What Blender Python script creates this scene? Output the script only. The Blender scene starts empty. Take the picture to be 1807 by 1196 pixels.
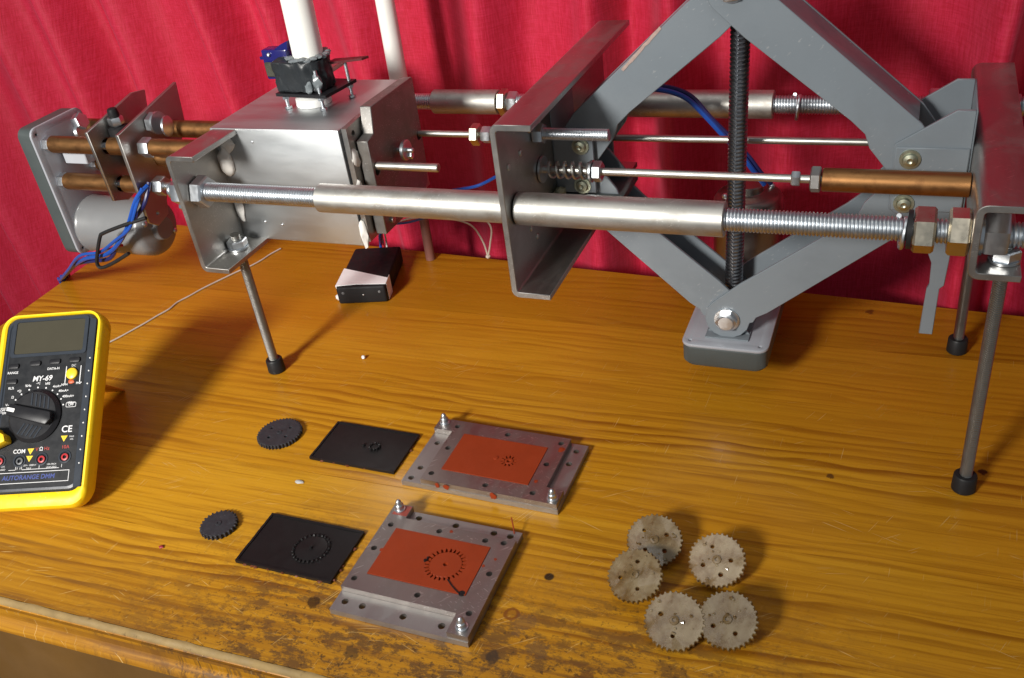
import bpy, bmesh, math, random
from mathutils import Vector, Matrix, noise
R = math.radians
random.seed(7)
S = bpy.context.scene
COL = S.collection

# ------------------------------------------------------------------ camera
cam = bpy.data.cameras.new('camera'); camo = bpy.data.objects.new('camera', cam); COL.objects.link(camo)
cam.sensor_width = 36.0; cam.lens = 33.166; cam.clip_start = 0.01; cam.clip_end = 50
def cam_matrix(pitch, yaw, roll, loc):
    ca, sa, cb, sb, cg, sg = math.cos(pitch), math.sin(pitch), math.cos(yaw), math.sin(yaw), math.cos(roll), math.sin(roll)
    f = Vector((sb*ca, cb*ca, -sa)); r = Vector((cb, -sb, 0)); d = f.cross(r)
    r2 = cg*r + sg*d; d2 = -sg*r + cg*d
    return Matrix(((r2.x, -d2.x, -f.x, loc[0]), (r2.y, -d2.y, -f.y, loc[1]), (r2.z, -d2.z, -f.z, loc[2]), (0, 0, 0, 1)))
camo.matrix_world = cam_matrix(R(32.8264), R(-23.5227), R(7.5143), (0, 0, 0.5))
S.camera = camo
# ------------------------------------------------------------------ world and lamps (indoors, electric light)
W = bpy.data.worlds.new('World'); S.world = W; W.use_nodes = True
W.node_tree.nodes['Background'].inputs[0].default_value = (0.60, 0.655, 0.70, 1)
W.node_tree.nodes['Background'].inputs[1].default_value = 0.27
def area(name, loc, target, size, power, color, spread=180):
    l = bpy.data.lights.new(name, 'AREA'); l.shape = 'DISK'; l.size = size; l.energy = power; l.color = color
    o = bpy.data.objects.new(name, l); COL.objects.link(o); o.location = loc
    o.rotation_euler = (Vector(target) - Vector(loc)).to_track_quat('-Z', 'Y').to_euler(); l.spread = R(spread)
    return o
area('room_lamp', (-0.78, -1.0, 0.98), (-0.60, 0.62, 0.12), 0.34, 7.6, (1.0, 0.965, 0.91), 70)
area('ceiling_lamp', (-0.5, 0.1, 2.1), (-0.3, 0.6, 0.0), 0.9, 2.5, (1.0, 0.97, 0.92), 150)
S.view_settings.view_transform = 'Standard'; S.view_settings.look = 'None'; S.view_settings.gamma = 1
S.view_settings.exposure = 0.22

# ------------------------------------------------------------------ material helpers
class NT:
    def __init__(s, name):
        s.m = bpy.data.materials.new(name); s.m.use_nodes = True; s.t = s.m.node_tree; s.b = s.t.nodes['Principled BSDF']
        s.tc = s.t.nodes.new('ShaderNodeTexCoord')
    def n(s, typ, **k):
        o = s.t.nodes.new('ShaderNode' + typ)
        for a, v in k.items():
            setattr(o, a, v)
        return o
    def l(s, a, b): s.t.links.new(a, b)
    def set(s, **k):
        for a, v in k.items():
            s.b.inputs[a.replace('_', ' ')].default_value = v
    def val(s, x, sock):
        if hasattr(x, 'is_linked') or hasattr(x, 'links'): s.l(x, sock)
        else: sock.default_value = x
    def noise(s, vec, scale, detail=3, rough=.55, dist=0.0):
        o = s.n('TexNoise'); o.inputs['Scale'].default_value = scale; o.inputs['Detail'].default_value = detail
        o.inputs['Roughness'].default_value = rough; o.inputs['Distortion'].default_value = dist
        s.l(vec, o.inputs['Vector']); return o.outputs['Fac']
    def mapv(s, vec, scale=(1, 1, 1), loc=(0, 0, 0), rot=(0, 0, 0)):
        o = s.n('Mapping'); o.inputs['Scale'].default_value = scale; o.inputs['Location'].default_value = loc; o.inputs['Rotation'].default_value = rot
        s.l(vec, o.inputs['Vector']); return o.outputs[0]
    def math(s, op, a, b=0.0, c=0.0, clamp=False):
        o = s.n('Math', operation=op, use_clamp=clamp)
        s.val(a, o.inputs[0]); s.val(b, o.inputs[1])
        if op in ('MULTIPLY_ADD', 'SMOOTH_MIN', 'SMOOTH_MAX'): s.val(c, o.inputs[2])
        return o.outputs[0]
    def ramp(s, fac, lo, hi, a=0.0, b=1.0):
        o = s.n('MapRange'); o.interpolation_type = 'SMOOTHSTEP'
        s.val(fac, o.inputs[0]); o.inputs[1].default_value = lo; o.inputs[2].default_value = hi; o.inputs[3].default_value = a; o.inputs[4].default_value = b
        return o.outputs[0]
    def mix(s, fac, a, b, mode='MIX'):
        o = s.n('Mix', data_type='RGBA', blend_type=mode)
        s.val(fac, o.inputs[0])
        for x, i in ((a, 6), (b, 7)):
            if isinstance(x, tuple): o.inputs[i].default_value = (*x, 1) if len(x) == 3 else x
            else: s.l(x, o.inputs[i])
        return o.outputs[2]
    def bump(s, h, strength, dist):
        o = s.n('Bump'); o.inputs['Strength'].default_value = strength; o.inputs['Distance'].default_value = dist
        s.l(h, o.inputs['Height']); s.l(o.outputs[0], s.b.inputs['Normal'])

def mat_paint(name, col, rough=.45, var=.15, scale=60, bump=.0, coat=0.0, dirt=0.0, dirtcol=(.05, .04, .03), sss=0.0, spec=.5, smudge=0.0):
    t = NT(name); v = t.tc.outputs['Object']
    n = t.noise(v, scale, 4)
    a = tuple(c*(1-var) for c in col); b = tuple(min(1, c*(1+var)) for c in col)
    c = t.mix(n, a, b)
    if dirt:
        d = t.ramp(t.noise(v, scale*2.3, 5, .65), .58, .72); c = t.mix(t.math('MULTIPLY', d, dirt), c, dirtcol)
    t.l(c, t.b.inputs['Base Color'])
    rr = t.ramp(t.noise(v, scale*1.7, 3), .3, .7, rough*.85, rough*1.15)
    if smudge:
        sm = t.ramp(t.noise(t.mapv(v, (1, 1, 1), (.3, .1, .2)), 16, 5, .62, .6), .42, .68)
        rr = t.math('ADD', rr, t.math('MULTIPLY', sm, smudge))
        scr = t.math('MULTIPLY', t.ramp(t.noise(t.mapv(t.mapv(v, rot=(.2, .6, .4)), (30, 700, 700)), 1.0, 1), .69, .73), t.ramp(t.noise(v, 25, 2), .5, .62))
        c = t.mix(t.math('MULTIPLY', scr, .35), c, (.45, .45, .45)); c = t.mix(t.math('MULTIPLY', sm, .22), c, tuple(x*.55 for x in col))
        t.l(c, t.b.inputs['Base Color'])
    t.l(rr, t.b.inputs['Roughness']); t.b.inputs['Specular IOR Level'].default_value = spec
    if coat: t.set(Coat_Weight=coat, Coat_Roughness=.15)
    if sss: t.set(Subsurface_Weight=sss, Subsurface_Scale=.004)
    if bump: t.bump(t.noise(v, scale*8, 3), bump, .0005)
    return t.m
def mat_metal(name, col, rough=.32, var=.25, scale=40, stretch=(1, 1, 1), bump=.08, stain=0.0, staincol=(.2, .12, .07), fine=600, scratch=0.0):
    t = NT(name); v = t.tc.outputs['Object']; t.set(Metallic=1.0)
    vs = t.mapv(v, stretch)
    n = t.noise(vs, scale, 5, .6)
    c = t.mix(n, tuple(x*(1-var) for x in col), tuple(min(1, x*(1+var*.6)) for x in col))
    if stain:
        d = t.ramp(t.noise(v, scale*.6, 6, .7), .50, .68); c = t.mix(t.math('MULTIPLY', d, stain), c, staincol)
    t.l(c, t.b.inputs['Base Color'])
    rr = t.ramp(t.noise(vs, scale*2.2, 4), .25, .75, rough*.88, rough*1.15)
    if scratch:
        sm = t.ramp(t.noise(v, 21, 5, .62, .7), .45, .66)
        rr = t.math('ADD', rr, t.math('MULTIPLY', sm, .10)); sc = None
        for k, rot in enumerate(((.3, .2, .5), (1.1, .7, -.4))):
            m_ = t.math('MULTIPLY', t.ramp(t.noise(t.mapv(t.mapv(v, rot=rot), (26, 800, 800), (k, 2*k, 0)), 1.0, 1), .66, .72), t.ramp(t.noise(v, 30+9*k, 2), .47, .6))
            sc = m_ if sc is None else t.math('MAXIMUM', sc, m_)
        c = t.mix(t.math('MULTIPLY', sc, .5*scratch), c, (.80, .79, .77)); c = t.mix(t.math('MULTIPLY', sm, .25*scratch), c, tuple(x*.6 for x in col))
        t.l(c, t.b.inputs['Base Color'])
    t.l(rr, t.b.inputs['Roughness'])
    if bump: t.bump(t.noise(vs, fine, 3), bump, .0002)
    return t.m

STEEL = mat_metal('rolled_steel', (.47, .455, .43), .37, .18, 30, (1, .18, 1), .06, .22, (.34, .30, .26), scratch=1.0)
STEELX = mat_metal('sheet_steel', (.56, .58, .59), .47, .04, 22, (.25, 1, 1), .02, .0)
LEGROD = mat_metal('grey_stud', (.36, .355, .335), .40, .2, 80, bump=.03)
ZINC = mat_metal('zinc_plate', (.62, .65, .68), .35, .12, 90, bump=.03)
TUBE = mat_metal('worn_steel_tube', (.53, .52, .485), .47, .22, 90, (.25, 1, 1), .06, .45, (.34, .29, .23), scratch=1.0)
ROD = mat_metal('bright_rod', (.55, .54, .505), .40, .14, 60, bump=.03)
DARKROD = mat_metal('oiled_screw', (.27, .28, .30), .32, .2, 80, bump=.03)
COPPER = mat_metal('tarnished_copper', (.35, .175, .068), .46, .25, 90, (.35, 1, 1), .05, .7, (.20, .095, .04))
BRASSNUT = mat_metal('yellowed_nut', (.58, .53, .43), .30, .1, 90, bump=.02)
MOULD = mat_metal('milled_steel', (.34, .312, .295), .42, .12, 60, (1, .3, 1), .05, .25, (.30, .24, .21), scratch=1.0)
PLATE = mat_metal('ground_plate', (.41, .40, .39), .50, .10, 60, (1, .3, 1), .05, .12, (.42, .36, .33))
RIVET = mat_metal('yellow_zinc', (.50, .52, .40), .40, .12, 90, bump=.02)
JACK = mat_paint('grey_jack_paint', (.19, .218, .242), .36, .07, 18, .05, .08, .06, (.08, .08, .08), smudge=.16)
GEARPLATE = mat_paint('silver_plate_paint', (.33, .345, .38), .32, .06, 30, .03, .2)
MOTOR = mat_paint('satin_motor_can', (.19, .195, .20), .33, .05, 30, .03, .1)
JMOTOR = mat_metal('dull_motor_can', (.30, .26, .23), .34, .1, 30, bump=.03)
DSTEEL = mat_metal('dark_bar_steel', (.29, .28, .265), .50, .2, 40, bump=.06, stain=.3, staincol=(.2, .17, .14), scratch=1.0)
COVER = mat_paint('dark_cover_plastic', (.060, .072, .072), .48, .15, 40, .06)
RUBBER = mat_paint('black_rubber', (.014, .014, .015), .5, .3, 80, .08, spec=.28)
BLACKP = mat_paint('black_plastic', (.013, .013, .015), .38, .25, 60, .05, spec=.28)
TAPE = mat_paint('dark_tape', (.022, .025, .028), .36, .35, 90, .25, spec=.28)
PVC = mat_paint('white_pvc', (.88, .88, .83), .35, .05, 20)
PUTTY = mat_paint('white_putty', (.74, .72, .68), .6, .1, 90, .2)
WHITE = mat_paint('white_plastic', (.72, .72, .70), .4, .08, 60)
WHITEPAINT = mat_paint('white_print', (.62, .62, .62), .5, .1, 90)
BLUEW = mat_paint('blue_wire', (.010, .065, .33), .32, .2, 90)
DBLUEW = mat_paint('dark_blue_wire', (.014, .016, .09), .35, .2, 90)
REDW = mat_paint('red_wire', (.55, .03, .03), .4, .2, 90)
SERVO = mat_paint('blue_servo_case', (.010, .010, .11), .22, .2, 90, 0, .3)
SILICONE = mat_paint('red_silicone', (.245, .033, .008), .50, .15, 60, .14, 0, .3, (.16, .02, .006), spec=.22)
BLACKSHEET = mat_paint('black_casting', (.0085, .0075, .0078), .42, .4, 120, .06, spec=.28)
BLACKGEAR = mat_paint('dark_grey_casting', (.030, .031, .036), .36, .45, 220, .25, 0, .5, (.10, .10, .115), spec=.28)
YELLOW = mat_paint('yellow_holster', (.86, .58, .004), .46, .06, 50, .08, 0, .5, (.38, .22, .01), smudge=.12)
YELCAP = mat_paint('yellow_button', (.72, .50, .02), .4, .08, 90)
ORANGE = mat_paint('orange_mark', (.45, .08, .02), .5, .15, 90)
REDP = mat_paint('red_jack', (.42, .025, .03), .35, .15, 90)
GREYP = mat_paint('grey_jack_socket', (.10, .105, .11), .35, .2, 90)
NAVYP = mat_paint('navy_print', (.025, .045, .20), .5, .3, 300)
REDPRINT = mat_paint('red_print', (.40, .03, .02), .5, .2, 200)
FACE = mat_paint('charcoal_face', (.013, .014, .016), .40, .3, 80, .05, spec=.28)
FACEEDGE = mat_paint('dark_slate_bezel', (.030, .036, .046), .30, .2, 60, .03, spec=.28)
LCD = mat_paint('unlit_lcd', (.052, .047, .032), .16, .12, 40)
STRING = mat_paint('white_cord', (.50, .43, .36), .7, .15, 200, .3)
CREAMDIRT = mat_paint('cream_blob', (.30, .28, .18), .5, .3, 90)

def mat_cleargear(val, name='cloudy_resin'):
    t = NT(name); v = t.tc.outputs['Object']
    n = t.noise(v, 75, 4, .6); c = t.mix(t.ramp(n, .32, .68), (.33, .215, .105), (.47, .375, .245))
    sp = t.ramp(t.noise(v, 230, 4, .6), .62, .70); c = t.mix(t.math('MULTIPLY', sp, .4), c, (.20, .09, .03)); hs = t.n('HueSaturation'); t.l(c, hs.inputs['Color']); hs.inputs['Value'].default_value = val; hs.inputs['Saturation'].default_value = 1.5 - .5*val; c = hs.outputs[0]
    t.l(c, t.b.inputs['Base Color'])
    t.l(t.ramp(t.noise(v, 120, 2), .35, .65, .12, .30), t.b.inputs['Roughness'])
    t.l(t.ramp(n, .3, .7, .55, .30), t.b.inputs['Transmission Weight'])
    t.set(IOR=1.36, Coat_Weight=.4, Coat_Roughness=.06); t.b.inputs['Specular IOR Level'].default_value = .35
    t.bump(t.noise(v, 85, 2, .5), .45, .0015)
    return t.m
CLEAR = mat_cleargear(.62); PALE = mat_cleargear(.84, 'pale_resin'); TAN = mat_cleargear(.48, 'brown_resin')

def mat_curtain():
    t = NT('crimson_cloth'); v = t.tc.outputs['Object']
    big = t.noise(t.mapv(v, (6, 1, 1.2)), 2.0, 3)
    th = t.noise(t.mapv(v, (420, 1, 26)), 2.0, 3, .7); th2 = t.noise(t.mapv(v, (30, 1, 420)), 2.0, 3, .7)
    w = t.math('ADD', t.math('MULTIPLY', th, .6), t.math('MULTIPLY', th2, .4))
    c = t.mix(big, (.42, .008, .020), (.52, .016, .055))
    c = t.mix(t.ramp(w, .35, .68), t.mix(.5, c, (.34, .007, .018)), t.mix(.35, c, (.68, .05, .13)))
    t.l(c, t.b.inputs['Base Color']); t.set(Roughness=.62, Sheen_Weight=.3, Sheen_Roughness=.4)
    t.b.inputs['Sheen Tint'].default_value = (1, .45, .6, 1)
    t.b.inputs['Specular IOR Level'].default_value = .25
    t.bump(w, .35, .0006)
    return t.m
CURTAIN = mat_curtain()

def mat_wood(name, spots=True, endshift=0.0):
    """lacquered pine: long rings, darker late wood, dents, scratches and grime near the front edge"""
    t = NT(name); g = t.n('NewGeometry').outputs['Position']
    oi = t.n('ObjectInfo').outputs['Random']
    cmb = t.n('CombineXYZ'); t.l(t.math('MULTIPLY', oi, 3.7), cmb.inputs[0]); t.l(t.math('MULTIPLY', oi, 1.9), cmb.inputs[1]); t.l(t.math('MULTIPLY', oi, 5.3), cmb.inputs[2])
    add = t.n('VectorMath', operation='ADD'); t.l(g, add.inputs[0]); t.l(cmb.outputs[0], add.inputs[1]); p = add.outputs[0]
    warp = t.noise(t.mapv(p, (1.3, 7, 7)), 1.0, 2, .4)
    warp2 = t.noise(t.mapv(p, (7, 30, 30)), 1.0, 2, .5)
    sep = t.n('SeparateXYZ'); t.l(p, sep.inputs[0])
    ring = t.math('ADD', t.math('MULTIPLY', sep.outputs[1], 95), t.math('ADD', t.math('MULTIPLY', warp, 9.0), t.math('MULTIPLY', warp2, 2.6)))
    fr = t.math('FRACT', ring)
    late = t.math('MULTIPLY', t.ramp(fr, .25, .88), t.ramp(fr, 1.0, .90))
    lstr = t.math('MULTIPLY', t.ramp(t.noise(t.mapv(p, (1.5, 13, 13)), 1.0, 2), .36, .66, .06, .95), t.ramp(t.noise(t.mapv(p, (5, 75, 75)), 1.0, 3), .32, .62, .25, 1.0))
    late = t.math('MULTIPLY', late, lstr)
    fine = t.noise(t.mapv(p, (9, 420, 420)), 1.0, 4, .65)
    tone = t.noise(t.mapv(p, (1.3, 5, 5)), 1.0, 3)
    c = t.mix(t.ramp(tone, .3, .7), (.46, .205, .009), (.56, .288, .018))
    c = t.mix(late, c, (.185, .060, .003))
    c = t.mix(t.math('MULTIPLY', t.ramp(fine, .42, .70), .46), c, (.21, .070, .003))
    sg = t.n('SeparateXYZ'); t.l(g, sg.inputs[0]); X, Y = sg.outputs[0], sg.outputs[1]
    # curtain's orange-red reflection painted into the colour towards the back of the table
    reflect_tint = t.math('ADD', Y, t.math('MULTIPLY', t.noise(t.mapv(g, (3, 5, 1)), 1.0, 3), .30))
    c = t.mix(t.math('MULTIPLY', t.ramp(reflect_tint, .62, .98), .62), c, (.36, .125, .006))
    tint = t.n('HueSaturation'); t.l(c, tint.inputs['Color']); t.l(t.math('MULTIPLY_ADD', oi, .22, .88), tint.inputs['Value']); c = tint.outputs[0]
    # dirt patches near the front edge
    front = t.ramp(t.math('ADD', Y, t.math('MULTIPLY', t.noise(t.mapv(g, (5, 5, 1)), 1.0, 3), .22)), .575, .44)
    mid = t.math('MULTIPLY', t.ramp(X, -.56, -.36), t.ramp(X, .10, -.10))
    c = t.mix(t.math('MULTIPLY', t.ramp(Y, .42, .31), .38), c, (.20, .085, .010))
    patch = t.ramp(t.noise(t.mapv(g, (38, 74, 1)), 1.0, 9, .82), .47, .56)
    speckn = t.noise(t.mapv(g, (190, 210, 1)), 1.0, 4, .65); speck = t.ramp(speckn, .585, .64)
    dm = t.math('MULTIPLY', front, mid)
    c = t.mix(t.math('MULTIPLY', t.math('MULTIPLY', patch, dm), .88), c, (.10, .050, .018))
    c = t.mix(t.math('MULTIPLY', t.math('MULTIPLY', speck, t.math('MULTIPLY_ADD', dm, .9, .06)), .8), c, (.055, .028, .012))
    # dull streaks running with the grain close to the front
    streak = t.ramp(t.noise(t.mapv(g, (6, 120, 1)), 1.0, 4, .6), .50, .66)
    c = t.mix(t.math('MULTIPLY', t.math('MULTIPLY', streak, front), .75), c, (.15, .062, .014))
    # scratches: thin pale lines in a few directions
    sc = None
    for i, (ang, lo) in enumerate(((35, .0), (62, 4.0), (-20, 8.0), (85, 13.0), (12, 17.0))):
        vv = t.mapv(t.mapv(g, rot=(0, 0, R(-ang))), (26, 900, 1), (lo, lo*2, 0))
        m = t.ramp(t.noise(vv, 1.0, 1, .4), .70, .735)
        m = t.math('MULTIPLY', m, t.ramp(t.noise(t.mapv(g, (22, 22, 1), (lo, 3*lo, 0)), 1.0, 2), .54, .63))
        sc = m if sc is None else t.math('MAXIMUM', sc, m)
    sc = t.math('MULTIPLY', sc, t.ramp(Y, .80, .45, .25, 1.0))
    c = t.mix(t.math('MULTIPLY', sc, .60), c, (.62, .41, .15))
    chips = t.math('MULTIPLY', t.ramp(t.noise(t.mapv(t.mapv(g, rot=(0, 0, R(-50))), (80, 300, 1), (3, 1, 0)), 1.0, 4, .7), .64, .70), t.ramp(Y, .52, .34))
    c = t.mix(t.math('MULTIPLY', chips, .55), c, (.62, .40, .13))
    if spots:
        wob = t.math('ADD', t.math('MULTIPLY', t.math('SUBTRACT', t.noise(t.mapv(g, (170, 170, 1)), 1.0, 5, .7), .5), 1.9), t.math('MULTIPLY', t.math('SUBTRACT', speckn, .5), .9))
        for (sx, sy, r, ring_, col, wb, op) in ((-.1815, .4272, .0040, 0, (.016, .010, .006), .15, .95), (-.337, .365, .0058, 0, (.030, .014, .006), .7, .85), (-.1963, .3895, .0062, 1, (.16, .045, .008), .25, .8),
                                        (-.1965, .353, .0060, 0, (.035, .026, .020), .8, .8), (-.004, .5735, .0032, 0, (.05, .02, .008), 1.1, .8), (.1018, .6012, .0036, 0, (.03, .012, .005), .8, .9),
                                        (.0156, .8143, .0050, 0, (.08, .022, .004), 1.2, .8), (-.230, .868, .006, 0, (.07, .022, .006), 1.0, .8), (-.135, .352, .007, 0, (.12, .045, .014), 1.6, .7), (-.170, .366, .008, 0, (.10, .058, .03), 1.8, .6), (-.186, .383, .009, 0, (.13, .07, .035), 1.8, .5), (-.29, .333, .006, 0, (.05, .03, .015), 1.5, .7)):
            vd = t.n('VectorMath', operation='DISTANCE'); t.l(g, vd.inputs[0]); vd.inputs[1].default_value = (sx, sy, 0)
            dd = t.math('MULTIPLY_ADD', wob, r*wb, vd.outputs['Value'])
            if ring_: f = t.math('MULTIPLY', t.ramp(dd, r, r*.8), t.ramp(dd, r*.35, r*.65))
            else: f = t.ramp(dd, r*1.05, r*.65)
            c = t.mix(t.math('MULTIPLY', f, op), c, col)
    t.l(c, t.b.inputs['Base Color'])
    rn = t.noise(t.mapv(g, (14, 22, 1)), 1.0, 4)
    ro = t.math('ADD', t.ramp(rn, .3, .7, .20, .32), t.math('MULTIPLY', t.math('MAXIMUM', sc, t.math('MULTIPLY', front, .5)), .28))
    t.l(ro, t.b.inputs['Roughness'])
    t.b.inputs['Specular IOR Level'].default_value = .27
    h = t.math('ADD', t.math('MULTIPLY', late, .4), t.math('ADD', t.math('MULTIPLY', sc, -1.0), t.math('MULTIPLY', t.noise(t.mapv(g, (40, 90, 40)), 1.0, 3), .8)))
    t.bump(h, .30, .0006)
    return t.m
WOOD = mat_wood('pine_boards')
RAILWOOD = mat_wood('pine_rail', False)
WORNWOOD = mat_paint('bare_worn_wood', (.24, .16, .06), .75, .6, 45, .5, 0, 1.0, (.10, .06, .02))
APRON = mat_paint('brown_apron', (.13, .065, .016), .5, .3, 14, .05)
FLOORM = mat_paint('dim_floor', (.05, .045, .06), .6, .3, 5)

# ------------------------------------------------------------------ mesh helpers (all input in millimetres)
def frame_of(d):
    d = Vector(d).normalized(); a = Vector((0, 0, 1)) if abs(d.z) < .9 else Vector((1, 0, 0))
    x = a.cross(d).normalized(); return x, d.cross(x), d
class MB:
    def __init__(s): s.bm = bmesh.new()
    def box(s, x0, x1, y0, y1, z0, z1):
        v = [s.bm.verts.new((x, y, z)) for x in (x0, x1) for y in (y0, y1) for z in (z0, z1)]
        for f in ((0, 1, 3, 2), (4, 6, 7, 5), (0, 4, 5, 1), (2, 3, 7, 6), (0, 2, 6, 4), (1, 5, 7, 3)): s.bm.faces.new([v[i] for i in f])
        return s
    def rings(s, rings, cap=True, closed=False):
        vv = [[s.bm.verts.new(p) for p in r] for r in rings]; n = len(vv[0])
        for a, b in zip(vv, vv[1:] + ([vv[0]] if closed else [])):
            for i in range(n): s.bm.faces.new((a[i], a[(i+1) % n], b[(i+1) % n], b[i]))
        if cap and not closed:
            s.bm.faces.new(vv[0][::-1]); s.bm.faces.new(vv[-1])
        return s
    def lathe(s, p, d, prof, seg=20, rot=0.0, cap=True):
        x, y, z = frame_of(d); p = Vector(p)
        return s.rings([[p + z*h + (x*math.cos(rot+2*math.pi*i/seg) + y*math.sin(rot+2*math.pi*i/seg))*r for i in range(seg)] for h, r in prof], cap)
    def cyl(s, p0, p1, r, seg=20, ch=0.0):
        p0, p1 = Vector(p0), Vector(p1); L = (p1-p0).length
        prof = [(0, r-ch), (ch, r), (L-ch, r), (L, r-ch)] if ch else [(0, r), (L, r)]
        return s.lathe(p0, p1-p0, prof, seg)
    def pipe(s, p0, p1, r, ri, seg=28):
        p0, p1 = Vector(p0), Vector(p1); L = (p1-p0).length; x, y, z = frame_of(p1-p0)
        prof = [(0, ri), (0, r-.5), (.5, r), (L-.5, r), (L, r-.5), (L, ri)]
        return s.rings([[p0 + z*h + (x*math.cos(2*math.pi*i/seg) + y*math.sin(2*math.pi*i/seg))*q for i in range(seg)] for h, q in prof], closed=True)
    def hex(s, p, d, h, af, rot=0.0):
        r = af/2/math.cos(math.pi/6); c = h*.12
        return s.lathe(p, d, [(0, r*.90), (c, r), (h-c, r), (h, r*.90)], 6, rot)
    def thread(s, p0, p1, r, pitch, depth, seg=18):
        p0, p1 = Vector(p0), Vector(p1); L = (p1-p0).length; x, y, z = frame_of(p1-p0); rings = []
        n = int(L/pitch*3); prof = (r, r, r-depth)
        for k in range(n+1):
            ring = []
            for i in range(seg):
                h = min(L, max(0, k*pitch/3 + i/seg*pitch - pitch/2)); a = 2*math.pi*i/seg
                ring.append(p0 + z*h + (x*math.cos(a)+y*math.sin(a))*prof[k % 3])
            rings.append(ring)
        return s.rings(rings)
    def prism(s, pts, axis, a, b, holes=()):
        """polygon in the two other axes (order x,y,z without `axis`) extruded from a to b, with polygon holes"""
        def P(q, h):
            return {'x': (h, q[0], q[1]), 'y': (q[0], h, q[1]), 'z': (q[0], q[1], h)}[axis]
        if not holes:
            return s.rings([[P(q, a) for q in pts], [P(q, b) for q in pts]])
        edges = []; loops = []
        for lp in (pts, *holes):
            vs = [s.bm.verts.new(P(q, a)) for q in lp]; loops.append(vs)
            edges += [s.bm.edges.new((vs[i], vs[(i+1) % len(vs)])) for i in range(len(vs))]
        fs = [g for g in bmesh.ops.triangle_fill(s.bm, use_beauty=True, edges=edges)['geom'] if isinstance(g, bmesh.types.BMFace)]
        top = {}
        for lp, vs in zip((pts, *holes), loops):
            for q, v in zip(lp, vs): top[v] = s.bm.verts.new(P(q, b))
        for f in fs: s.bm.faces.new([top[v] for v in f.verts][::-1])
        for vs in loops:
            for i in range(len(vs)):
                u, w = vs[i], vs[(i+1) % len(vs)]; s.bm.faces.new((u, w, top[w], top[u]))
        return s
    def sweep(s, pts, r, seg=8, sub=6):
        P = [Vector(p) for p in pts]; C = []
        for i in range(len(P)-1):
            a, b, c, d = P[max(i-1, 0)], P[i], P[i+1], P[min(i+2, len(P)-1)]
            for k in range(sub):
                t = k/sub; C.append(.5*((2*b)+(c-a)*t+(2*a-5*b+4*c-d)*t*t+(3*b-a-3*c+d)*t**3))
        C.append(P[-1]); x = None; rings = []
        for i, c in enumerate(C):
            tan = (C[min(i+1, len(C)-1)]-C[max(i-1, 0)]).normalized()
            if x is None: x = frame_of(tan)[0]
            x = (x - tan*x.dot(tan)).normalized(); y = tan.cross(x)
            rings.append([c + (x*math.cos(2*math.pi*j/seg)+y*math.sin(2*math.pi*j/seg))*r for j in range(seg)])
        return s.rings(rings)
    def blob(s, c, r, sc=(1, 1, 1), rough=.3, seed=0, sub=2):
        g = bmesh.ops.create_icosphere(s.bm, subdivisions=sub, radius=1)['verts']
        for v in g:
            k = r*(1+rough*noise.noise(v.co*1.6+Vector((seed*3.1, seed, 0))))
            v.co = Vector(c) + Vector((v.co.x*sc[0], v.co.y*sc[1], v.co.z*sc[2]))*k
        return s
    def bevel(s, w, ang=35, seg=1):
        s.bm.normal_update(); bmesh.ops.recalc_face_normals(s.bm, faces=s.bm.faces)
        es = [e for e in s.bm.edges if len(e.link_faces) == 2 and e.calc_face_angle(0) > R(ang)]
        bmesh.ops.bevel(s.bm, geom=es, offset=w, segments=seg, profile=.5, affect='EDGES', clamp_overlap=True); return s
    def mesh(s, name, m, smooth=38):
        bmesh.ops.recalc_face_normals(s.bm, faces=s.bm.faces)
        bmesh.ops.scale(s.bm, vec=(.001,)*3, verts=s.bm.verts)
        me = bpy.data.meshes.new(name); s.bm.to_mesh(me); s.bm.free()
        me.materials.append(m)
        if smooth:
            me.shade_smooth(); me.set_sharp_from_angle(angle=R(smooth))
        return me
    def build(s, name, m, parent=None, smooth=38):
        return link(name, s.mesh(name, m, smooth), parent)
def link(name, me, parent=None):
    o = bpy.data.objects.new(name, me); COL.objects.link(o); o.parent = parent; return o
def tag(o, label, cat, group=None):
    o['label'] = label; o['category'] = cat
    if group: o['group'] = group
    return o
def empty(name, loc=(0, 0, 0), rot=(0, 0, 0), mat=None):
    o = bpy.data.objects.new(name, None); COL.objects.link(o); o.empty_display_size = .02
    if mat is not None: o.matrix_world = mat
    else: o.location = loc; o.rotation_euler = rot
    return o
def arc(cx, cy, r, a0, a1, n): return [(cx+r*math.cos(R(a0+(a1-a0)*i/n)), cy+r*math.sin(R(a0+(a1-a0)*i/n))) for i in range(n+1)]
def circle(cx, cy, r, n=14): return arc(cx, cy, r, 0, 360, n)[:-1]
def rrect(x0, x1, y0, y1, r, n=4):
    return arc(x1-r, y0+r, r, -90, 0, n)+arc(x1-r, y1-r, r, 0, 90, n)+arc(x0+r, y1-r, r, 90, 180, n)+arc(x0+r, y0+r, r, 180, 270, n)
def gear_outline(cx, cy, ro, rr, n, rot=0.0, jit=0.0):
    o = []
    for k in range(n):
        a = rot + 2*math.pi*k/n; st = 2*math.pi/n; q = ro*(1-jit*random.random())
        for da, rad in ((-.30, rr), (-.15, q), (.15, q), (.30, rr)): o.append((cx+rad*math.cos(a+da*st), cy+rad*math.sin(a+da*st)))
    return o
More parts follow.
